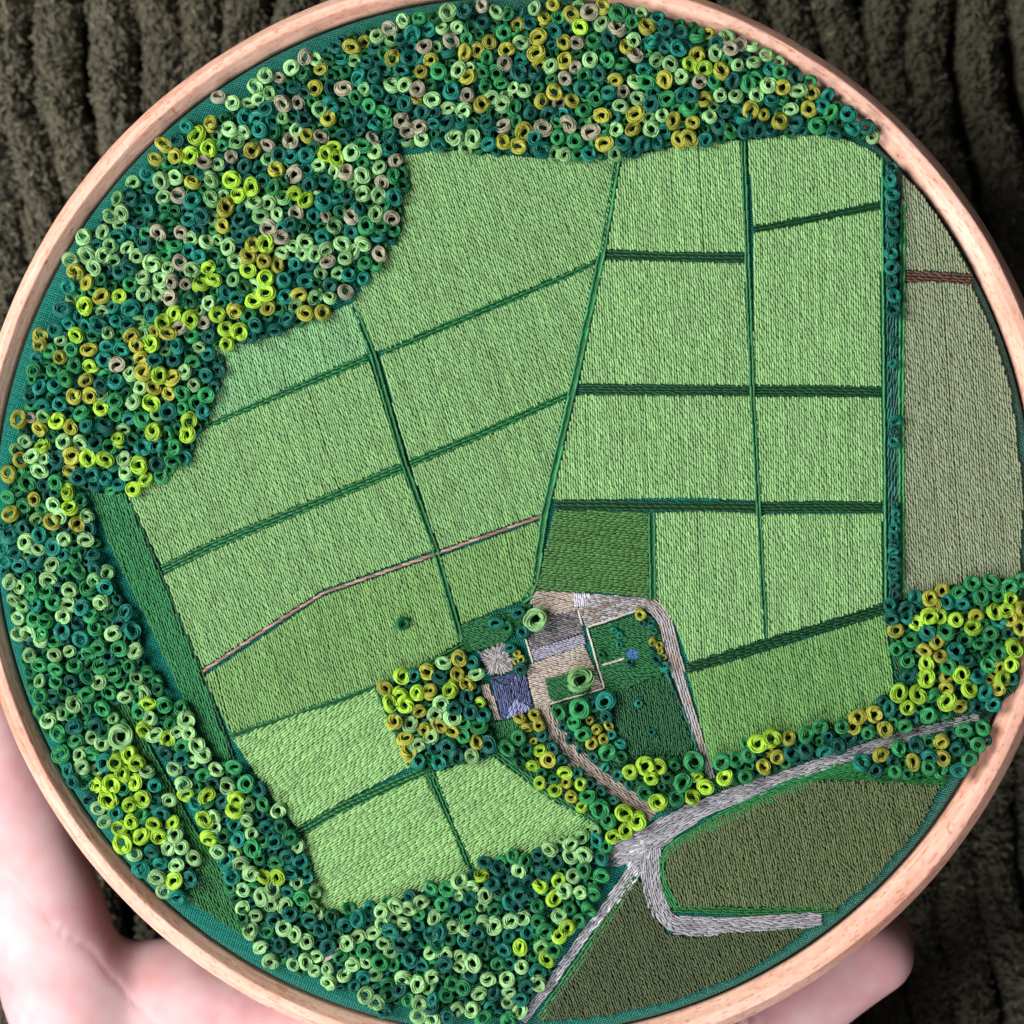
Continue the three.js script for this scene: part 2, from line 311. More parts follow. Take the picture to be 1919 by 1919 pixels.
// hedges
const hedges = [
  ['upright hedge of long dark green threads down the middle', [[1157, 294], [1128, 475], [1072, 735], [1020, 965], [1000, 1108], [978, 1128]], 14, C.hedgeV, { base: 4, lift: 1.2, len: 30, tilt: 3, wild: 1, r: 3, col2: C.hedge, mix: 0.45, pitch: 4.6 }],
  ['thin upright green hedge through the right block', [[1392, 264], [1400, 480], [1409, 725], [1421, 950], [1434, 1196]], 10, C.hedgeV2, { base: 4, lift: 1.2, len: 26, tilt: 3, wild: 1, pitch: 4.6, col2: C.hedge, mix: 0.4 }],
  ['slanting upright hedge through the left fields', [[662, 570], [700, 666], [756, 864], [818, 1034], [864, 1200]], 12, C.hedge, { base: 4, lift: 1.2, len: 26, tilt: 3, wild: 1, col2: C.hedgeV2, mix: 0.4 }],
  ['upper hedge of the left fields, right length', [[1114, 490], [1050, 520], [900, 585], [720, 660]], 16, C.hedge, { base: 0.8 }],
  ['upper hedge of the left fields, left length', [[690, 671], [560, 726], [388, 800]], 15, C.hedge, { base: 0.8 }],
  ['second hedge of the left fields, right length', [[1064, 741], [900, 814], [768, 868]], 16, C.hedge, { base: 0.8 }],
  ['second hedge of the left fields, left length', [[754, 876], [600, 940], [400, 1022], [304, 1068]], 16, C.hedge, { base: 0.8 }],
  ['short dark hedge between the two upper middle fields', [[1136, 477], [1260, 481], [1394, 483]], 17, C.hedgeDark, { base: -0.5, lift: 1.2 }],
  ['short dark hedge rising to the upper right corner', [[1412, 431], [1530, 409], [1648, 384]], 16, C.hedgeDark, { base: -0.5, lift: 1.2 }],
  ['dark level hedge, second row, left of the thin upright', [[1086, 730], [1250, 731], [1404, 732]], 19, C.hedgeDark, { base: -0.5, lift: 1.2 }],
  ['dark level hedge, second row, right of the thin upright', [[1414, 732], [1530, 732], [1652, 735]], 20, C.hedgeDark, { base: -0.5, lift: 1.2 }],
  ['dark level hedge, third row, left of the thin upright', [[1040, 946], [1220, 948], [1416, 950]], 18, C.hedgeDark, { base: -0.3, lift: 1.4 }],
  ['dark level hedge, third row, right of the thin upright', [[1426, 951], [1540, 950], [1653, 951]], 20, C.hedgeDark, { base: -0.5, lift: 1.2 }],
  ['dark green hedge slanting up to the east wood', [[1288, 1254], [1400, 1218], [1540, 1174], [1658, 1140]], 20, C.hedgeDark, { base: 0.3, wild: 6 }],
  ['hedge along the field corner above the copse', [[905, 1195], [868, 1212], [758, 1268], [640, 1312], [432, 1380]], 13, C.hedge, { base: 1, wild: 5 }],
  ['lower hedge between the pale fields', [[930, 1414], [860, 1428], [795, 1446], [640, 1514], [556, 1562]], 18, C.hedge, { base: 0.8, wild: 8, len: 14 }],
  ['short upright hedge between the two bottom fields', [[804, 1444], [850, 1550], [886, 1640]], 16, C.hedge, { base: 1 }],
  ['hedge down the left side of the copse', [[704, 1285], [730, 1345], [770, 1440]], 10, C.hedge, { base: 1.5 }],
  ['hedge between the bottom field and the drive trees', [[926, 1412], [1030, 1490], [1125, 1548]], 16, C.hedge, { base: 1.5 }],
  ['green edge of the dark square field', [[1221, 962], [1224, 1124]], 13, C.hedgeV2, { base: 4, len: 26, tilt: 3, wild: 1 }],
  ['short brown hedge in the olive field', [[1697, 517], [1760, 521], [1822, 525]], 20, C.brown, { base: 1.5, wild: 6 }],
  ['bright green line left of the right tree line', [[1652, 296], [1656, 735], [1660, 1140]], 9, C.hedgeV, { base: 4, len: 34, tilt: 2, wild: 1 }],
  ['bright green line right of the right tree line', [[1692, 380], [1688, 735], [1690, 1125]], 11, C.hedgeV, { base: 4, len: 24, tilt: 4, wild: 2 }],
  ['dark teal bed of the right tree line', [[1669, 306], [1672, 735], [1676, 1140]], 20, C.tealD, { base: 1, len: 26, col2: C.teal, mix: 0.3 }],
  ['dark edge of the narrow meadow strip', [[240, 925], [304, 1078], [382, 1264], [440, 1424]], 7, C.hedgeDark, { base: 1 }],
];
hedges.forEach(([label, path, w, col, o]) => sew('hedge', label, (y) => along(y, path, w, col, o)));

// lanes and tracks
const messy = { wild: 12, tilt: 5, len: 17, vary: 0.2, base: 1.6, pitch: 3.9, r: 2.25, lift: 1.5 };
sew('track', 'pinkish brown stitched footpath across the left fields', (y) => along(y, [[1013, 968], [822, 1036], [606, 1111], [500, 1178], [381, 1258]], 8.5, C.track, { base: 3.4, col2: C.track2, mix: 0.5, len: 22 }));
const roads = [
  ['grey lane that widens from the east wood to the junction', [[1835, 1342], [1760, 1362], [1640, 1398], [1520, 1438], [1400, 1482], [1320, 1512], [1260, 1546], [1200, 1585], [1165, 1608]], [18, 22, 26, 28, 30, 32, 46, 72], C.grey, { ...messy, col2: C.grey2, mix: 0.4 }],
  ['short grey lane end that points left from the junction', [[1210, 1580], [1150, 1604], [1104, 1612]], [60, 44, 12], C.grey, { ...messy, base: 2.6, col2: C.white, mix: 0.15 }],
  ['grey lane down to the bottom edge', [[1196, 1622], [1162, 1668], [1100, 1745], [1030, 1845], [978, 1912]], [34, 22, 20, 20, 22], C.grey, { ...messy, base: 3, col2: C.white, mix: 0.2 }],
  ['grey lane that bends right below the dark olive field', [[1216, 1590], [1220, 1650], [1234, 1702], [1262, 1732], [1320, 1736], [1420, 1730], [1540, 1722]], [44, 36, 34, 36, 30, 28, 26], C.grey, { ...messy, base: 3, col2: C.grey2, mix: 0.4 }],
];
roads.forEach(([label, path, w, col, o]) => sew('road', label, (y) => along(y, path, w, col, o)));
sew('road', 'tan grey stitched drive from the farmyard to the junction', (y) => along(y, [[1014, 1322], [1050, 1390], [1100, 1440], [1160, 1482], [1228, 1526]], [36, 38, 36, 36, 30], C.tan, { ...messy, col2: C.tan2, mix: 0.5 }));
sew('road', 'light grey lane round the garden', (y) => along(y, [[1200, 1128], [1226, 1136], [1246, 1162], [1262, 1226], [1280, 1290], [1304, 1368], [1332, 1460]], [24, 26, 26, 24, 22, 22, 18], C.grey, { ...messy, wild: 5, col2: C.tan, mix: 0.3 }));
sew('verge', 'bright green verge beside the wide grey lane', (y) => {
  along(y, [[1640, 1426], [1560, 1444], [1460, 1482], [1340, 1540], [1264, 1582], [1234, 1616], [1240, 1655], [1268, 1702]], [12, 20, 24, 24, 24, 20, 16, 14], C.verge, { ...messy, wild: 6, base: 2.4 });
  along(y, [[1262, 1702], [1400, 1708], [1500, 1704], [1568, 1700]], [16, 14, 18, 22], C.shade, { ...messy, base: 2.4 });
  fill(y, [[1490, 1456], [1560, 1432], [1640, 1428], [1780, 1450], [1768, 1474], [1640, 1466]], 100, C.shade, messy);
  along(y, [[1192, 1640], [1150, 1705], [1090, 1795], [1012, 1908]], 15, C.verge, { ...messy, wild: 4, base: 2.6 });
});

// the farm
const F = (x, y) => [860 + x / 3.838, 1080 + y / 3.838];
const FP = (...a) => { const o = []; for (let i = 0; i < a.length; i += 2) o.push(F(a[i], a[i + 1])); return o; };
const fine = { pitch: 3.8, len: 14, r: 2.2, wild: 4, vary: 0.1, jag: 1 };
sew('yard', 'pale tan stitched yard', (y) => {
  fill(y, FP(550, 100, 830, 118, 865, 240, 640, 290, 505, 190), 75, C.yard, fine);
  fill(y, FP(490, 640, 900, 490, 1040, 800, 880, 850, 650, 915, 650, 1010, 560, 990, 535, 900, 490, 720), 74, C.yard, { ...fine, base: 1.2 });
  fill(y, FP(145, 780, 215, 768, 310, 1032, 265, 1034), 15, C.yard, fine);
});
sew('yard', 'grey stitched yard at the lane corner', (y) => fill(y, FP(930, 125, 1340, 155, 1420, 215, 1270, 245, 915, 362, 850, 240), 80, C.grey, { ...fine, vary: 0.2, col2: C.tan2, mix: 0.5 }));
sew('barn', 'grey stitched barn roof with a pale stripe', (y) => {
  fill(y, FP(640, 280, 855, 240, 900, 400, 510, 540, 500, 440), 72, C.barn, { ...fine, vary: 0.25, col2: C.barn2, mix: 0.5, base: 2 });
  fill(y, FP(515, 530, 900, 410, 915, 490, 545, 615), 72, C.lav, { ...fine, base: 2.2 });
});
sew('shed', 'small white stitched shed', (y) => fill(y, FP(825, 118, 945, 125, 930, 215, 835, 218), 4, C.white, { ...fine, base: 3 }));
sew('wall', 'thin off-white couched garden wall', (y) => {
  const w = { base: 4, lift: 1, len: 26, r: 2.4, tilt: 2, wild: 1, pitch: 4 };
  along(y, FP(920, 370, 980, 570, 1045, 805), 5, C.wall, w); along(y, FP(925, 365, 1100, 310, 1270, 245), 5, C.wall, w); along(y, FP(855, 240, 888, 355), 7, C.wall, w);
  along(y, FP(480, 450, 532, 620), 7, C.wall, w); along(y, FP(1025, 640, 1190, 588), 5, C.wall, w); along(y, FP(650, 918, 860, 855, 1040, 805), 5, C.wall, w);
});
sew('roof', 'grey white stitched hip roof with stitches radiating from its middle', (y) => {
  const poly = FP(150, 545, 345, 478, 390, 670, 225, 705), [cx, cy] = F(275, 600);
  y.sheet(poly, C.barn, 1);
  for (let k = 0; k < 420; k++) {
    const a = rr(0, 6.283), d = rr(1, 28), l = rr(7, 12), x = cx + Math.cos(a) * d * 1.15, y2 = cy + Math.sin(a) * d, bx = x + Math.cos(a) * l, by = y2 + Math.sin(a) * l;
    if (inside(poly, bx, by) || inside(poly, (x + bx) / 2, (y2 + by) / 2)) y.stitch(x, y2, bx, by, 2, 2 + rr(0, 2) + (28 - d) * 0.08, 1.5, rnd() < 0.5 ? C.barn : hex('#9d9894'), rr(0.85, 1.1));
  }
});
sew('roof', 'slate blue stitched house roof', (y) => {
  fill(y, FP(225, 730, 355, 790, 400, 870, 340, 1020, 315, 1032), 10, C.slate, { ...fine, base: 2.4, vary: 0.25, col2: C.slate2, mix: 0.5 });
  fill(y, FP(355, 790, 420, 700, 480, 690, 530, 940, 410, 870), -15, C.slate, { ...fine, base: 2.4, vary: 0.25, col2: C.slate2, mix: 0.5 });
  fill(y, FP(225, 725, 430, 690, 365, 780), 60, C.slate2, { ...fine, base: 2.4 });
  fill(y, FP(400, 870, 530, 950, 440, 1000, 335, 1025), 150, C.slateL, { ...fine, base: 3 });
  fill(y, FP(375, 765, 415, 705, 420, 720, 385, 780), 40, C.slateL, { ...fine, base: 4 });
});
sew('lawn', 'dark green stitched garden lawns', (y) => {
  fill(y, FP(940, 378, 1335, 258, 1430, 330, 1510, 680, 1300, 770, 1120, 835, 1055, 800), 66, C.lawn, { ...fine, wild: 8 });
  fill(y, FP(615, 742, 905, 655, 950, 835, 660, 905), 50, C.lawn, { ...fine, wild: 8, base: 5.5 });
  fill(y, FP(0, 350, 470, 200, 545, 180, 480, 330, 330, 480, 30, 560), 62, C.lawn, { ...fine, wild: 8 });
  fill(y, FP(250, 1045, 410, 1020, 470, 1130, 330, 1210, 240, 1220), 6, C.lawn, { ...fine, wild: 5 });
  fill(y, FP(180, 860, 270, 1040, 230, 1200, 190, 1150, 150, 1000, 150, 870), 10, C.lawn2, { ...fine, wild: 5 });
});
sew('lawn', 'large dark green paddock beside the lane', (y) => fill(y, FP(1120, 830, 1300, 770, 1440, 700, 1500, 720, 1700, 1240, 1715, 1290, 1250, 1300, 1180, 1180, 1110, 1000), 8, C.lawn2, { ...fluff, pitch: 4, r: 2.3 }));
sew('lawn', 'dark green ground under the drive trees', (y) => {
  fill(y, [[918, 1402], [985, 1345], [1006, 1332], [1060, 1405], [1150, 1492], [1218, 1532], [1190, 1575], [1130, 1560], [1110, 1540], [1020, 1480]], 30, C.lawn2, { wild: 12, base: 0 });
  fill(y, [[1030, 1322], [1109, 1304], [1152, 1300], [1185, 1416], [1308, 1416], [1332, 1462], [1320, 1490], [1240, 1525], [1225, 1510], [1150, 1452], [1060, 1385]], 30, C.lawn2, { wild: 12, base: 0 });
  fill(y, [[705, 1288], [870, 1230], [900, 1240], [928, 1412], [790, 1442], [768, 1436]], 20, C.lawn2, { wild: 12, base: 0 });
  fill(y, [[1664, 1145], [1760, 1096], [1905, 1084], [1908, 1290], [1840, 1345], [1640, 1388], [1420, 1462], [1340, 1490], [1345, 1440], [1500, 1385], [1680, 1290]], 20, C.lawn2, { wild: 12, base: 0 });
});
sew('hedge', 'dark teal hedge between the paddock and the lane', (y) => along(y, FP(1490, 690, 1560, 850, 1650, 1060, 1725, 1290), 9, C.teal, { base: 2.4, col2: C.tealD, mix: 0.5 }));
sew('pond', 'small bright blue stitched pond', (y) => { const [cx, cy] = F(1250, 562); for (let k = 0; k < 60; k++) { const a = rr(0, 6.283), d = rr(0, 7), l = rr(5, 8); y.stitch(cx + Math.cos(a) * d * 1.05, cy + Math.sin(a) * d * 0.85, cx + Math.cos(a) * (d + l) * 1.05, cy + Math.sin(a) * (d + l) * 0.85, 1.8, 2.5 + rr(0, 1.5), 1.2, C.pool, rr(0.7, 1.25)); } });
sew('loose_stitches', 'few pale grey stitches lost in the south wood', (y) => { for (let k = 0; k < 6; k++) y.stitch(606 + k * 2, 1802 - k * 4, 640 + k, 1780 - k * 2, 2.2, 14, 3, C.tan, rr(0.9, 1.1)); });

// ---------------------------------------------------------------- French knots
const knotColors = { M: "#92ba34", Y: "#929434", P: '#86b274', L: '#66985c', G: '#2a7f48', D: '#115a33', T: '#13705f', K: '#0b5347', B: '#8f8c74' };
const knotName = { M: 'lime green', Y: 'olive yellow', P: 'pale green', L: 'light green', G: 'mid green', D: 'dark green', T: 'teal', K: 'deep teal', B: 'grey beige' };
function knotGeometry(v) {
  // a bundle of strands wound one and a quarter times round: the strands stand out as ridges, both ends tuck under
  const p = [], idx = [], seg = 23, strands = 7, side = strands * 3, wind = rr(1.12, 1.34) * 6.283, dir = v % 3 === 0 ? -1 : 1;
  const twist = rr(0.25, 0.9) * (v % 2 ? 1 : -1), oval = rr(0.86, 1.14), a1 = rr(0, 6.28), a2 = rr(0, 6.28), R1 = rr(0.64, 0.72), R2 = rr(0.46, 0.58), r1 = rr(0.27, 0.32);
  const S = Array.from({ length: strands }, () => [rr(0.86, 1.16), rr(0, 6.28), rr(4, 10), rr(0, 6.28)]);
  const at = (u) => { const R = R1 + (R2 - R1) * u + 0.07 * Math.sin(u * 9 + a1); const th = dir * u * wind; return new THREE.Vector3(Math.cos(th) * R * oval, 0.06 + 0.26 * u - 2 * Math.max(0, 0.1 - u) - 3.4 * Math.max(0, u - 0.9) + 0.09 * Math.sin(u * 7 + a2), Math.sin(th) * R / oval); };
  const frame = (u) => { const d = at(Math.min(1, u + 0.01)).sub(at(Math.max(0, u - 0.01))).normalize(), a = new THREE.Vector3(0, 1, 0).cross(d).normalize(); return [at(u), a, d.cross(a)]; };
  for (let s = 0; s <= seg; s++) {
    const u = s / seg, [c, a, b] = frame(u), e = Math.min(1, 0.3 + 7 * Math.min(u, 1 - u)), r = r1 * e * (1 + 0.1 * Math.sin(u * 11 + a2));
    for (let j = 0; j < side; j++) {
      const n = Math.floor(j / 3), k = j % 3, t = S[n], bulge = t[0] + 0.13 * Math.sin(u * t[2] + t[1]);
      const g = j / side * 6.283 + twist * u * wind + 0.16 * Math.sin(u * t[2] * 0.7 + t[3]), w = r * (k === 0 ? 0.64 : k === 1 ? bulge : bulge * 0.97);
      p.push(c.x + (a.x * Math.cos(g) + b.x * Math.sin(g)) * w, c.y + (a.y * Math.cos(g) + b.y * Math.sin(g)) * w * 1.1, c.z + (a.z * Math.cos(g) + b.z * Math.sin(g)) * w);
      if (s < seg) { const q = s * side + j, q2 = s * side + (j + 1) % side; idx.push(q, q2, q + side, q2, q2 + side, q + side); }
    }
  }
  for (let m = 0; m < 2; m++) {                                             // two strands that lie loose over the bundle
    const u0 = rr(0.05, 0.5), u1 = u0 + rr(0.25, 0.5), f0 = rr(0.7, 2.4), f1 = f0 + rr(-1.2, 1.2), sr = rr(0.07, 0.1), k0 = p.length / 3, n = 13;
    for (let s = 0; s <= n; s++) {
      const t = s / n, [c, a, b] = frame(u0 + (u1 - u0) * t), g = f0 + (f1 - f0) * t, w = r1 * (1.12 - 0.5 * Math.abs(2 * t - 1) ** 4);
      for (let j = 0; j < 3; j++) { const h = j * 2.094, ww = w + Math.cos(h) * sr, x = Math.cos(g) * ww - Math.sin(g) * Math.sin(h) * sr, y = Math.sin(g) * ww + Math.cos(g) * Math.sin(h) * sr; p.push(c.x + a.x * x + b.x * y, c.y + (a.y * x + b.y * y) * 1.1, c.z + a.z * x + b.z * y); if (s < n) { const q = k0 + s * 3 + j, q2 = k0 + s * 3 + (j + 1) % 3; idx.push(q, q2, q + 3, q2, q2 + 3, q + 3); } }
    }
  }
  const g = new THREE.BufferGeometry(); g.setAttribute('position', new THREE.Float32BufferAttribute(p, 3)); g.setIndex(idx); g.computeVertexNormals(); return g;
}
const knotShapes = Array.from({ length: 24 }, (_, v) => knotGeometry(v));
const knots = [], cells = new Map(), CELL = 32;
const near = (x, y, d) => { for (let i = -1; i <= 1; i++) for (let j = -1; j <= 1; j++) for (const k of cells.get((Math.floor(x / CELL) + i) + ',' + (Math.floor(y / CELL) + j)) ?? []) if (Math.hypot(k.x - x, k.y - y) < d) return k; return null; };
function addKnot(x, y, r, c, h = 0, gap = 15) {
  if (near(x, y, gap)) return;
  const k = { x, y, r, c, h }, id = Math.floor(x / CELL) + ',' + Math.floor(y / CELL);
  knots.push(k); if (!cells.has(id)) cells.set(id, []); cells.get(id).push(k);
}
// knots seen one by one: colour letter, then places inside a window of the plan (x0, y0, scale)
function place(x0, y0, k, text, r) {
  let c = 'G';
  for (const w of text.trim().split(/\s+/)) {
    if (!w.includes(',')) { c = w; continue; }
    const [x, y, rk] = w.split(',').map(Number);
    addKnot(x0 + x / k, y0 + y / k, rk ? rk / k * 1.06 : (r ?? 16) * rr(0.9, 1.1) * (c === 'M' ? 1.06 : 1), c, rk ? 0 : rr(1, 7), rk ? 6 : 15);
  }
}
place(860, 1080, 3.838, `T 430,260,50 270,340,50 455,395,48 370,505,45 445,655,48 1320,335,30 1385,340,28 1410,400,26 1390,530,30 1420,600,38 1480,655,40 1115,380,26 1165,415,28 1150,490,27 1230,630,30 1290,910,30 1385,1120,30
 D 360,370,45 1030,560,30 P 555,300,86 L 870,745,88 Y 410,610,27 415,555,27 450,595,32 1305,270,38 1390,465,32 1440,495,28 1450,535,25 1475,580,23
 G 725,975,60 865,950,75 830,1060,56 890,1120,56 1055,1255,62 1680,1330,76 1605,1480,66 435,1155,58 340,1235,62 930,1585,58 1015,1665,70 1080,1760,60
 T 1060,890,66 975,930,46 1070,1000,56 800,1155,42 745,1080,34 875,1240,34 970,1300,38 1100,1140,34 1160,1210,42 1045,1370,34 1140,1430,40 1215,1500,36 605,1140,46 680,1240,46 740,1310,46 845,1415,42 940,1475,40 1030,1540,40 1110,1610,35
 Y 990,1095,40 1070,1070,40 1035,1165,40 950,1195,46 945,1030,32 440,1030,47 540,1000,47 490,1075,46 570,1070,46 640,1310,60 780,1480,46 810,1580,46 535,1185,28
 D 1160,1300,50 1545,1345,42 1495,1450,50 1560,1600,60 1340,1545,60 490,1250,50 430,1335,46 600,1410,42 680,1460,42 1455,1510,34 1310,1470,34
 M 1335,1350,66 1445,1360,62 1230,1405,56 1380,1445,52 1710,1430,46 1770,1510,60 1675,1590,60 1435,1625,66 580,1245,44 535,1350,50 765,1410,50 590,1480,52 875,1495,47 700,1540,50 885,1660,47 1180,1695,66 1280,1750,66 1200,1820,57 1105,1865,54
 L 985,1820,46 890,1860,50 740,1900,36 T 990,1890,52`);
place(0, 0, 3, `M 1110,775 1180,840 1080,880 1310,1010 1350,1110 1420,1060 1670,1080 1720,1130 1175,1500 1135,1615 1210,1585 1395,1525 1495,1575 1430,1700 1500,1660 985,1760 1225,1775 1270,1860 1355,1860 490,1720 925,1810 1500,1380 1840,870 1885,840 440,1890 1900,900 675,1670 1080,1800
 Y 925,825 880,910 1000,880 1190,710 1090,1040 1275,1180 1255,1280 1430,1385 1400,1450 1490,1475 1560,1500 440,1530 500,1600 585,1670 1325,1745 1510,1735 1690,1660 1720,1765 1815,1765 750,1890 1780,500 1850,680 1425,850 1735,780 955,1880 885,1870 230,1890 1560,965
 B 1600,580 1510,820 1640,800 1810,780 1660,980 1150,920 1240,560 900,1310 1020,1480 970,1580 965,1680 1585,1350 1510,1280 1020,1850 1850,1480 1715,330 1010,1110
 T 1060,715 1000,800 1510,625 1385,670 1470,740 1660,500 1860,590 1380,940 1720,880 840,980 750,1130 1090,1140 1140,1220 850,1190 670,1330 830,1385 1070,1415 1355,1240 1350,1340 1420,1310 680,1540 390,1620 370,1750 740,1730 860,1760 320,1860 1820,1150 1750,1040 1840,1030 1640,1270 1815,1330 1665,1490 1600,1580 1720,1580 1445,1830 1620,1800 1550,1850 1190,1890 560,1830
 P 1320,590 1640,385 1440,500 1300,740 1200,1010 480,1340 625,1220 700,1200 1430,1160 1380,740 1500,440 920,1020 990,1010 930,1110 600,1310 500,1440 590,1440 410,1460 1720,1360 1830,1400 1160,1370 860,1480 820,1570 810,1650`);
place(640, 0, 3, `Y 60,270 1190,40 1285,90 830,250 930,290 1105,220 1085,300 690,300 510,340 455,415 715,450 790,600 1255,350 1190,525 1120,580 1290,580 1540,450 1600,285 1805,460 1470,655 1645,650 1635,740 1480,820 1015,745 995,830 910,815 1710,160 1890,790 1865,690 290,340 M 1345,165
 B 790,50 1390,85 1540,180 1325,245 430,515 710,545 1255,450 915,720 1130,720 1280,700 1405,760 270,160 20,510 610,240 300,910 30,980 60,1230 280,1230 215,1440 20,1650 340,680 370,730 1650,330
 T 690,75 795,145 1060,140 1200,180 340,240 400,200 380,330 340,400 610,310 100,450 190,440 200,520 1000,430 1090,430 1010,350 620,520 450,640 350,600 600,700 660,690 820,700 550,820 830,820 280,780 1120,850 1390,875 1580,810 1690,810 1780,800 1740,600 1500,240 1740,250 1450,430 1350,500 300,1115 60,1310 220,1345 45,1560 100,1180 1500,540 1060,640 1170,640 110,690 20,760 1900,540 1890,280 1830,170
 P 590,85 350,130 570,180 875,85 1085,65 1460,145 1010,240 1640,230 210,220 1850,370 1390,350 1180,385 660,400 360,480 280,490 1030,520 930,560 685,625 900,600 600,610 510,570 1660,560 1795,660 1735,730 1535,735 1570,610 455,790 645,780 750,790 195,860 60,870 215,950 115,1000 125,1100 210,1100 185,1215 125,1370 10,1380 30,1460 1910,440
 G 930,85 1550,100 1630,130 710,230 910,190 820,330 550,410 895,470 810,490 1430,570 1820,570 1215,780 1310,800 295,1000 140,1280 135,1490 85,560 160,600 240,640 250,310 1500,350 970,620 1410,240`);
place(1280, 0, 3, `Y 80,310 120,570 205,405 370,620 555,500 725,525 700,620 540,700 50,700 25,790 M 110,400 30,370 P 180,310 300,380 395,365 20,440 470,490 205,540 300,555 400,535 600,620 145,670 640,520 B 265,285 90,465
 T 490,580 245,640 265,460 635,710 780,605 425,735 840,745 950,735 120,795 350,740 1020,720 40,550 620,450 480,400 180,250 920,650 G 80,220 360,480 540,420 260,745 740,720 830,640 30,620 170,470`);
place(0, 640, 3, `M 520,140 570,380 860,355 330,455 255,595 1065,440 1060,530 875,515 675,560 505,655 600,665 790,695 825,780 760,835 400,850 405,940 865,20 1280,10 910,190
 Y 505,50 350,90 770,20 800,90 825,180 490,220 430,310 515,300 870,265 955,290 980,215 120,440 235,480 405,480 120,670 60,750 420,640 405,730 200,885 70,970 300,1020 445,1020 240,20
 T 590,110 1180,80 1170,190 880,110 230,260 320,260 580,250 660,230 255,350 345,350 960,395 1150,390 1010,30 500,480 605,490 550,580 810,600 885,580 330,670 880,690 600,780 450,760 140,1040 230,1090 100,1180 310,1160 120,1250 220,1240 60,1100 540,1200 545,1270 600,1370 470,1490 720,1530 750,1630 360,1620 460,1670 630,1780 40,1230
 P 150,560 370,570 745,190 765,350 235,730 715,665 715,740 370,1110 495,1120 310,920 65,1345 280,1330 95,1440 400,1390 580,1460 115,1550 370,1540 110,1650 640,1640 780,1740 320,1760 175,1760 240,1690 460,570
 G 290,60 410,50 200,160 310,170 430,140 390,210 660,330 660,400 470,410 800,450 1095,110 1160,300 1030,300 980,670 995,600 160,790 330,790 60,870 140,920 380,1280 450,1290 500,1390 310,1470 200,1400 180,1340 200,1560 250,1640 270,1570 520,1550 540,1620 510,1740 570,1720 580,1830 640,1860 740,1820 690,1730 240,1810 330,1840 430,1820`);
place(0, 1280, 3, `M 840,120 560,560 635,560 700,500 770,560 735,400 780,440 620,650 740,670 815,640 750,770 675,805 700,890 800,860 875,790 905,855 990,780 1175,615 1060,620 1325,710 1330,640 1150,770 1175,860 990,1100 1570,1080 1490,1090 950,300 825,245 660,440
 P 280,210 710,70 420,110 680,290,72 580,340 460,400 480,470 560,690 600,770 760,960 830,500 1040,560 990,480 1220,480 1280,570 880,290 1070,280 1115,345 850,200 1050,200 990,840 1030,920 960,920 1100,980 1000,1020 890,1080 930,1165 1230,940 1215,740 1360,1000 1410,1060 1370,1160 1480,1190 1540,1160 1530,1230 1440,1300 1420,1380 1470,1470 1600,1370 1660,1400 1530,1550 1730,1440 1720,1560 530,300 1400,760 960,650
 T 310,80 425,230 550,230 600,440 430,530 400,490 510,630 880,570 880,670 920,720 660,720 930,385 1105,680 1345,880 1500,790 1560,890 1640,1050 870,930 910,1000 1080,1090 1010,1180 800,1040 1270,990 1310,1080 1640,1290 1750,1330 1580,1470 1850,1470 1620,960
 G 240,70 500,60 590,140 340,290 440,320 350,390 1140,510 1390,560 1480,680 1700,1190 930,110 960,220 1030,130 1330,470 790,150 1040,350 1430,920`);
place(640, 1280, 3, `M 430,50 620,30 330,60 270,110 360,110 Y 250,30 440,150 305,210 465,250 555,235 625,265 360,315 385,390 755,330 500,50 P 560,110 535,170 385,235 430,340 515,300 620,190 735,395 T 710,70 730,150 640,130 330,150 430,440 550,440 520,350 640,400 830,340 600,350 G 770,245 690,220 680,300
 M 795,1085 1115,1140 1215,1100 1195,1200 1270,1365 1230,1420 1015,1475 1160,1545
 T 880,1040 1110,960 1130,1050 1210,1000 850,1120 970,1110 940,1220 1000,1180 980,1250 100,1310 20,1340 280,1380 340,1470 385,1550 510,1400 560,1390 690,1440 770,1390 910,1490 940,1400 580,1570 120,1640 330,1720 520,1770 510,1820 720,1640 860,1740 1040,1690 1010,1770 1100,1610 600,1860 1440,910 250,1830
 P 1350,860 1430,820 1290,890 1225,900 1175,915 1280,970 1360,960 1300,1080 660,1100 730,1130 810,1190 450,1220 380,1250 310,1240 230,1270 520,1310 860,1350 800,1330 950,1330 1020,1310 930,1290 40,1450 70,1570 180,1400 500,1510 590,1510 740,1570 820,1650 930,1660 1010,1590 430,1680 140,1750 205,1780 770,1730 350,1640 510,1630 650,1820 1220,1300 1340,1160 1250,1160 430,1870 510,1890
 G 500,1140 600,1140 565,1230 710,1300 960,970 1030,990 1460,1070 1385,1260 1420,1160 1100,1250 1110,1330 1150,1380 880,1570 620,1680 690,1700 800,1880 940,1880 1360,1040 130,1490 220,1560 1200,1490 1280,1260`);
place(1280, 640, 3, `M 1370,1540 1440,1550 1305,1580 1520,1560 1615,1610 1740,1510 1810,1510 1830,1450 1360,1810 1370,1880 1555,1870 1850,1720 1835,1810 1780,1890 Y 1450,1400 1380,1440 1410,1480 1190,1620 1640,1530 1890,1500 1840,1560 1890,1600 1420,1690 1350,1730 1435,1770 1470,1890
 T 1295,1440 1240,1500 1160,1480 1170,1550 1360,1630 1560,1470 1520,1740 1580,1790 1250,1880 1640,1890 1250,1550 G 1540,1410 1620,1360 1720,1360 1660,1440 1760,1430 1820,1370 1890,1340 1195,1720 1270,1680 1260,1790 1470,1640 1660,1700 1720,1640 1760,1740 1480,1820 1700,1820`);
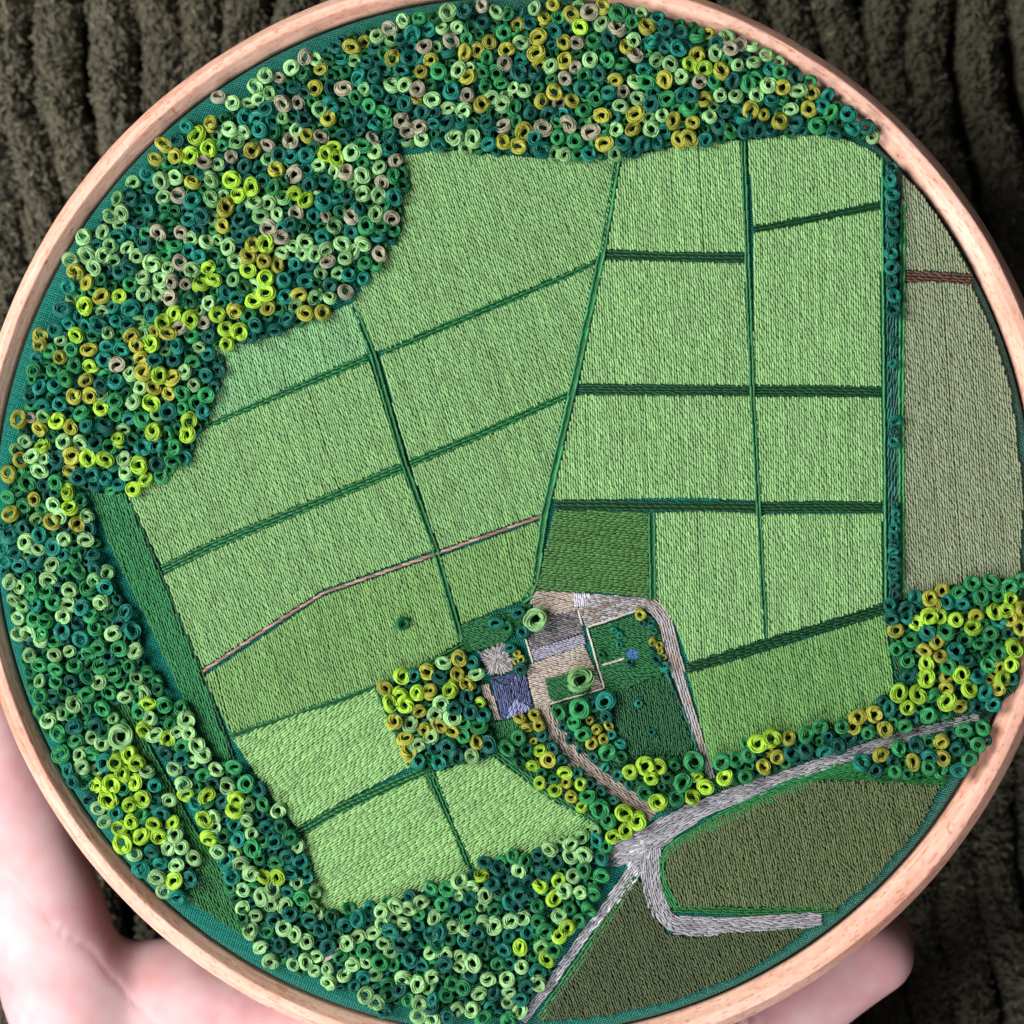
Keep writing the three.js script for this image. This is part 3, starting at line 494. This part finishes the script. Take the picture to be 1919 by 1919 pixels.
place(1280, 1280, 3, `M 1205,55 1310,60 1590,35 1465,95 1255,135 420,330 490,300 235,530 120,580 40,625 80,520 Y 1065,165 975,185 1470,20 1545,120 1125,255 585,310 525,410 445,460 1100,395 1280,440 1440,320 1450,410 1770,20
 T 1155,140 1640,130 790,370 680,380 600,390 870,340 930,310 990,440 1080,480 1300,340 1370,400 1530,360 1540,480 1690,50 1740,110 810,290 G 1245,230 1375,180 1035,270 885,240 760,235 685,285 360,400 215,440 350,520 285,430 1200,365 1185,490 1370,470 1570,260 1675,250 1650,340 1440,490 50,440 1600,420 1390,60 30,550`);
place(640, 1180, 3, `M 345,250 Y 480,230 665,160 655,250 250,290 P 575,190 755,250 T 410,250 740,180 550,270`, 15);
place(755, 1166, 1, `D 0,0,13`);
for (let y = 318; y < 610; y += rr(24, 30)) addKnot(1671 + rr(-4, 4), y, rr(12, 15), 'T', 6, 8);
for (const y of [640, 684, 787, 808, 830, 945, 960, 975, 990, 1005, 1018, 1032, 1052, 1062, 1080, 1096, 1112, 1128]) addKnot(1674 + rr(-3, 3), y, y === 787 || y > 1045 && y < 1065 ? 13 : rr(8, 11), 'T', 7, 5);
// the woods: fill what is left with knots in each wood's own mixture
const woods = [
  ['TTTTDDDDGGGPPPLLYYB', [[1640, 262], [1600, 225], [1530, 160], [1440, 105], [1330, 62], [1200, 25], [1040, 12], [880, 14], [760, 40], [655, 75], [600, 120], [600, 250], [720, 250], [760, 270], [850, 280], [960, 288], [1080, 296], [1180, 288], [1300, 266], [1430, 250], [1560, 248]]],
  ['TTTTTDDDDDPPPPPGGLLLB', [[655, 72], [560, 114], [470, 174], [385, 236], [295, 290], [238, 360], [184, 430], [145, 510], [128, 590], [80, 640], [60, 720], [44, 790], [385, 788], [410, 720], [412, 650], [500, 626], [600, 590], [650, 552], [705, 508], [740, 440], [760, 340], [748, 290], [720, 250], [720, 100]]],
  ['TTTDDDDDGGGGPPLL', [[44, 780], [380, 790], [342, 866], [283, 910], [228, 920], [150, 905], [165, 960], [185, 1030], [215, 1100], [250, 1180], [288, 1266], [232, 1298], [218, 1322], [250, 1400], [298, 1500], [346, 1590], [362, 1636], [338, 1684], [268, 1618], [205, 1540], [145, 1450], [95, 1370], [60, 1290], [30, 1160], [10, 1060], [10, 960], [24, 860]]],
  ['TTTTDDDDDPPPPPLLLGG', [[240, 1284], [290, 1262], [343, 1342], [388, 1424], [440, 1436], [500, 1486], [552, 1556], [584, 1640], [606, 1722], [640, 1704], [740, 1684], [880, 1644], [902, 1616], [1000, 1600], [1108, 1566], [1140, 1584], [1134, 1640], [1094, 1710], [1044, 1790], [994, 1860], [964, 1906], [870, 1892], [760, 1878], [660, 1856], [575, 1822], [508, 1785], [475, 1756], [445, 1690], [406, 1602], [356, 1492], [304, 1410], [256, 1334]]],
  ['YYTTPPGGDM', [[718, 1288], [790, 1258], [850, 1238], [890, 1254], [902, 1330], [920, 1406], [880, 1416], [790, 1436], [762, 1400], [737, 1350]]],
  ['GGGDDTTTMY', [[1674, 1152], [1712, 1128], [1762, 1100], [1840, 1100], [1902, 1088], [1906, 1180], [1896, 1280], [1846, 1326], [1780, 1338], [1700, 1358], [1640, 1376], [1540, 1406], [1430, 1446], [1350, 1470], [1348, 1442], [1402, 1388], [1440, 1378], [1520, 1392], [1602, 1348], [1668, 1302], [1688, 1260]]],
  ['GGTTTDY', [[1605, 1432], [1660, 1408], [1750, 1380], [1846, 1352], [1848, 1390], [1800, 1438], [1750, 1450], [1680, 1450]]],
];
for (const [mixture, poly] of woods) {
  const xs = poly.map((p) => p[0]), ys = poly.map((p) => p[1]), x0 = Math.min(...xs), x1 = Math.max(...xs), y0 = Math.min(...ys), y1 = Math.max(...ys);
  for (const [gap, tries] of [[25, 0.03], [21.5, 0.12]]) for (let t = (x1 - x0) * (y1 - y0) * tries; t > 0; t--) {
    const x = rr(x0, x1), y = rr(y0, y1);
    if (!inside(poly, x, y) || near(x, y, gap)) continue;
    const nb = near(x, y, 34), c = nb && rnd() < 0.22 && 'TDPG'.includes(nb.c) ? nb.c : mixture[Math.floor(rnd() * mixture.length)];
    addKnot(x, y, rr(12.5, 16.5), c, rr(-3, 5), gap);
  }
  for (let t = (x1 - x0) * (y1 - y0) * 0.12; t > 0; t--) {                   // a lower layer that closes the gaps
    const x = rr(x0, x1), y = rr(y0, y1);
    if (inside(poly, x, y) && !near(x, y, 17)) addKnot(x, y, rr(10.5, 13), 'DDKKG'[Math.floor(rnd() * 5)], rr(-4, -1), 17);
  }
}
{
  const tones = [0.8, 1, 1.18], mats = new Map();
  const matOf = (c, t) => { const key = c + t; if (!mats.has(key)) { const h = hex(knotColors[c]); mats.set(key, new THREE.MeshPhysicalMaterial({ name: knotName[c] + ' thread', color: new THREE.Color().setRGB(h[0] * tones[t], h[1] * tones[t], h[2] * tones[t]), roughness: 0.55, specularIntensity: 0.6 })); } return mats.get(key); };
  const order = knots.map((k, i) => i).sort((a, b) => knots[b].r - knots[a].r || a - b), single = new Set(order.slice(0, 300));
  const m = new THREE.Matrix4(), q = new THREE.Quaternion(), e = new THREE.Euler(), nm = new THREE.Matrix3(), v = new THREE.Vector3(), N = { p: [], n: [], c: [], i: [] };
  knots.forEach((k, i) => {
    if (k.c === 'T' && rnd() < 0.45) k.c = 'K';
    const g = knotShapes[Math.floor(rnd() * knotShapes.length)], lean = k.r > 18 ? 0.16 : 0.4, tone = Math.floor(rnd() * 3);
    q.setFromEuler(e.set(rr(-lean, lean), rr(0, 6.283), rr(-lean, lean)));
    const s = k.r * 1.08 * U, pos = new THREE.Vector3(X(k.x), (k.r * 0.5 + 2 + k.h) * U, Z(k.y)), sc = new THREE.Vector3(s * rr(0.88, 1.1), s * rr(1.15, 1.5), s);
    if (single.has(i)) { const o = part('french_knot', g, matOf(k.c, tone), cloth); o.position.copy(pos); o.quaternion.copy(q); o.scale.copy(sc); return; }
    m.compose(pos, q, sc); nm.getNormalMatrix(m);
    const base = N.p.length / 3, gp = g.attributes.position, gn = g.attributes.normal, h = hex(knotColors[k.c]), t = tones[tone];
    for (let a = 0; a < gp.count; a++) {
      v.fromBufferAttribute(gp, a).applyMatrix4(m); N.p.push(v.x, v.y, v.z);
      v.fromBufferAttribute(gn, a).applyMatrix3(nm).normalize(); N.n.push(v.x, v.y, v.z);
      N.c.push(h[0] * t, h[1] * t, h[2] * t);
    }
    for (let a = 0; a < g.index.count; a++) N.i.push(g.index.array[a] + base);
  });
  const g = new THREE.BufferGeometry();
  g.setAttribute('position', new THREE.Float32BufferAttribute(N.p, 3)); g.setAttribute('normal', new THREE.Float32BufferAttribute(N.n, 3)); g.setAttribute('color', new THREE.Float32BufferAttribute(N.c, 3)); g.setIndex(N.i);
  part('massed_knots', g, new THREE.MeshPhysicalMaterial({ name: 'knot threads', vertexColors: true, roughness: 0.55, specularIntensity: 0.6 }), cloth, 'dense mass of small French knots in greens, teals and yellows').userData.kind = 'stuff';
  console.log('knots', knots.length, 'tris', N.i.length / 3);
}

// ---------------------------------------------------------------- the hand that holds the hoop from behind
const hand = thing('hand', 'pale left hand, palm up, holding the hoop from behind with its fingers spread', 'hand');
{
  // a joint given by where it lies on the plan and how deep under the cloth (in plan units)
  const J = (px, py, d, r) => { const k = 1 + d / (CAM / U); return { x: (px - 959.5) * k, y: -d, z: (py - 959.5) * k, r: r * k }; };
  const wrist = J(300, 3050, 420, 270), thumbBase = J(285, 2280, 350, 175), thumbMid = J(128, 1850, 275, 118), thumbJoint = J(8, 1520, 262, 116), thumbTip = J(-80, 1210, 250, 100);
  const chains = [
    [wrist, thumbBase, thumbMid, thumbJoint, thumbTip],
    [wrist, J(600, 1985, 320, 150), J(1060, 2010, 300, 106), J(1395, 1948, 246, 90), J(1634, 1790, 226, 76)],
    [wrist, J(640, 2220, 340, 155), J(1180, 2240, 320, 110), J(1560, 2160, 260, 98), J(1760, 2030, 240, 84)],
    [wrist, J(620, 2460, 360, 150), J(1130, 2500, 340, 104), J(1500, 2430, 270, 94), J(1690, 2310, 250, 82)],
    [wrist, J(560, 2690, 370, 140), J(960, 2760, 350, 92), J(1240, 2720, 290, 84), J(1400, 2630, 270, 74)],
    [J(180, 1872, 310, 112), J(330, 1893, 330, 122), J(520, 1950, 330, 130)],                     // the web between thumb and forefinger
    [J(330, 2150, 330, 170), J(520, 2350, 370, 190), J(380, 2700, 390, 220)],                      // the fleshy palm
    [J(210, 2020, 300, 140), J(330, 2450, 330, 190)],
  ];
  const bones = []; for (const c of chains) for (let i = 0; i + 1 < c.length; i++) bones.push([c[i], c[i + 1]]);
  const tipDir = new THREE.Vector3(chains[1][4].x - chains[1][3].x, chains[1][4].y - chains[1][3].y, chains[1][4].z - chains[1][3].z).normalize();
  const tip = chains[1][4], dip = chains[1][3];
  const k = 34, smin = (a, b) => { const h = Math.max(k - Math.abs(a - b), 0) / k; return Math.min(a, b) - h * h * k * 0.25; };
  const sdf = (x, y, z) => {
    let d = 1e9;
    for (const [a, b] of bones) {
      const bx = b.x - a.x, by = b.y - a.y, bz = b.z - a.z, px = x - a.x, py = y - a.y, pz = z - a.z;
      const t = Math.max(0, Math.min(1, (px * bx + py * by + pz * bz) / (bx * bx + by * by + bz * bz)));
      const dx = px - bx * t, dy = (py - by * t) * 1.06, dz = pz - bz * t, q = Math.sqrt(dx * dx + dy * dy + dz * dz) - (a.r + (b.r - a.r) * t);
      if (q < d + k) d = d > 1e8 ? q : smin(d, q);
    }
    // creases: the end joint of the finger, the folds at the root of the thumb
    const s = (x - dip.x) * tipDir.x + (y - dip.y) * tipDir.y + (z - dip.z) * tipDir.z;
    if (d < 40 && Math.hypot(x - dip.x, z - dip.z) < 190) d += 5 * Math.exp(-(((s - 22) / 9) ** 2)) + 3 * Math.exp(-(((s - 44) / 8) ** 2));
    if (d < 40 && x < -300 && z < 1400) d += 1.6 * Math.exp(-(((x + 0.62 * z - 40 + 20 * noise(x * 0.01, z * 0.01)) / 9) ** 2)) + 1.2 * Math.exp(-(((x - 0.9 * z + 1610 + 26 * noise(x * 0.012, z * 0.012, 4)) / 8) ** 2));
    return d + noise(x * 0.006, y * 0.006, z * 0.006) * 7 + noise(x * 0.015, y * 0.015, z * 0.015) * 1;
  };
  const N = 150, c0 = [-1180, -720, 120], c1 = [1000, -60, 2300], mc = new MarchingCubes(N, new THREE.MeshBasicMaterial(), false, false, 400000);
  mc.isolation = 0;
  const cell = (a, i) => c0[a] + (c1[a] - c0[a]) * ((i - N / 2) / (N / 2) * 0.5 + 0.5);
  const yy = Array.from({ length: N }, (_, j) => cell(1, j));
  for (let kz = 0; kz < N; kz++) for (let j = 0; j < N; j++) for (let i = 0; i < N; i++) mc.field[kz * N * N + j * N + i] = (kz < 2 || kz > N - 3 || i < 2 || j < 2 || i > N - 3 || j > N - 3) ? -50 : -sdf(cell(0, i), yy[j], cell(2, kz));
  mc.update();
  const cnt = mc.count ?? mc.geometry.drawRange.count, map = new Map(), p = [], nrm = [], col = [], uv = [], idx = [];
  for (let t = 0; t < cnt; t++) {
    const v = [0, 1, 2].map((a) => c0[a] + (c1[a] - c0[a]) * (mc.positionArray[t * 3 + a] * 0.5 + 0.5)), key = v.map((q) => Math.round(q * 20)).join();
    if (!map.has(key)) {
      map.set(key, p.length / 3); p.push(v[0] * U, v[1] * U, v[2] * U);
      const e = 2.5, g = new THREE.Vector3(sdf(v[0] + e, v[1], v[2]) - sdf(v[0] - e, v[1], v[2]), sdf(v[0], v[1] + e, v[2]) - sdf(v[0], v[1] - e, v[2]), sdf(v[0], v[1], v[2] + e) - sdf(v[0], v[1], v[2] - e)).normalize();
      nrm.push(g.x, g.y, g.z); uv.push((v[0] * 0.8 + v[1]) * U / 0.012, (v[2] - v[0] * 0.3) * U / 0.012);
      const mott = noise(v[0] * 0.01, v[1] * 0.01, v[2] * 0.01) * 0.5 + noise(v[0] * 0.035, v[1] * 0.035, v[2] * 0.035) * 0.3;
      const tipRed = Math.max(0, 1 - Math.hypot(v[0] - tip.x, v[2] - tip.z) / 330) * 0.35;
      const a = [0.68, 0.47, 0.475], b = [0.63, 0.32, 0.32], f = Math.max(0, Math.min(1, 0.38 + mott * 1.5 + tipRed));
      col.push(...a.map((q, w) => q + (b[w] - q) * f));
    }
    idx.push(map.get(key));
  }
  const g = new THREE.BufferGeometry(); g.setAttribute('position', new THREE.Float32BufferAttribute(p, 3)); g.setAttribute('normal', new THREE.Float32BufferAttribute(nrm, 3)); g.setAttribute('color', new THREE.Float32BufferAttribute(col, 3)); g.setAttribute('uv', new THREE.Float32BufferAttribute(uv, 2)); g.setIndex(idx);
  // skin relief: a net of fine crossing lines with a few longer wrinkles
  const pores = dataTexture(512, 512, (i, j) => {
    const T = 6.28318 / 512, A = Math.cos(i * T) * 2, B = Math.sin(i * T) * 2, Cc = Math.cos(j * T) * 2, D = Math.sin(j * T) * 2;
    const wx = noise(A * 1.5 + 9, B * 1.5, Cc + D), ln = (k, ph) => Math.abs(Math.sin((i * k[0] + j * k[1]) * T / 2 * 2 + wx * 5 + ph));
    const net = Math.min(ln([17, 9], 0), ln([-7, 19], 2), ln([13, -15], 4)), long = Math.abs(noise(A * 1.3, B * 1.3 + 5, Cc * 0.9 + D * 1.7)) < 0.03 ? 0.45 : 1;
    const s = (Math.min(1, net * 2.2) * 0.6 + 0.4) * long * 200 + noise(A * 14, B * 14, Cc * 14 + D * 5) * 30;
    return [s + 30, s + 30, s + 30];
  });
  part('skin', g, new THREE.MeshPhysicalMaterial({ name: 'skin', vertexColors: true, roughness: 0.55, specularIntensity: 0.7, bumpMap: pores, bumpScale: 0.000025, sheen: 0.25, sheenColor: new THREE.Color(1, 0.6, 0.55), sheenRoughness: 0.5 }), hand, 'pale pink skin of a palm-up hand');
  // the nail on the far side of the fingertip, its rim just past the tip
  const nail = new THREE.SphereGeometry(1, 24, 12, 0, Math.PI * 2, 0, Math.PI * 0.42);
  const o = part('fingernail', nail, new THREE.MeshPhysicalMaterial({ name: 'nail', color: 0xe0b8b0, roughness: 0.25 }), hand, 'edge of the nail past the fingertip');
  const up = new THREE.Vector3(0.25, -0.9, 0.1).normalize(), zz = tipDir.clone(), xx = new THREE.Vector3().crossVectors(up, zz).normalize(); up.crossVectors(zz, xx);
  o.quaternion.setFromRotationMatrix(new THREE.Matrix4().makeBasis(xx, up, zz));
  o.scale.set(66 * U, 57 * U, 98 * U);
  o.position.set((tip.x + tipDir.x * 2) * U, (tip.y + tipDir.y * 2 - 28) * U, (tip.z + tipDir.z * 2) * U);
}

renderer.render(scene, camera);
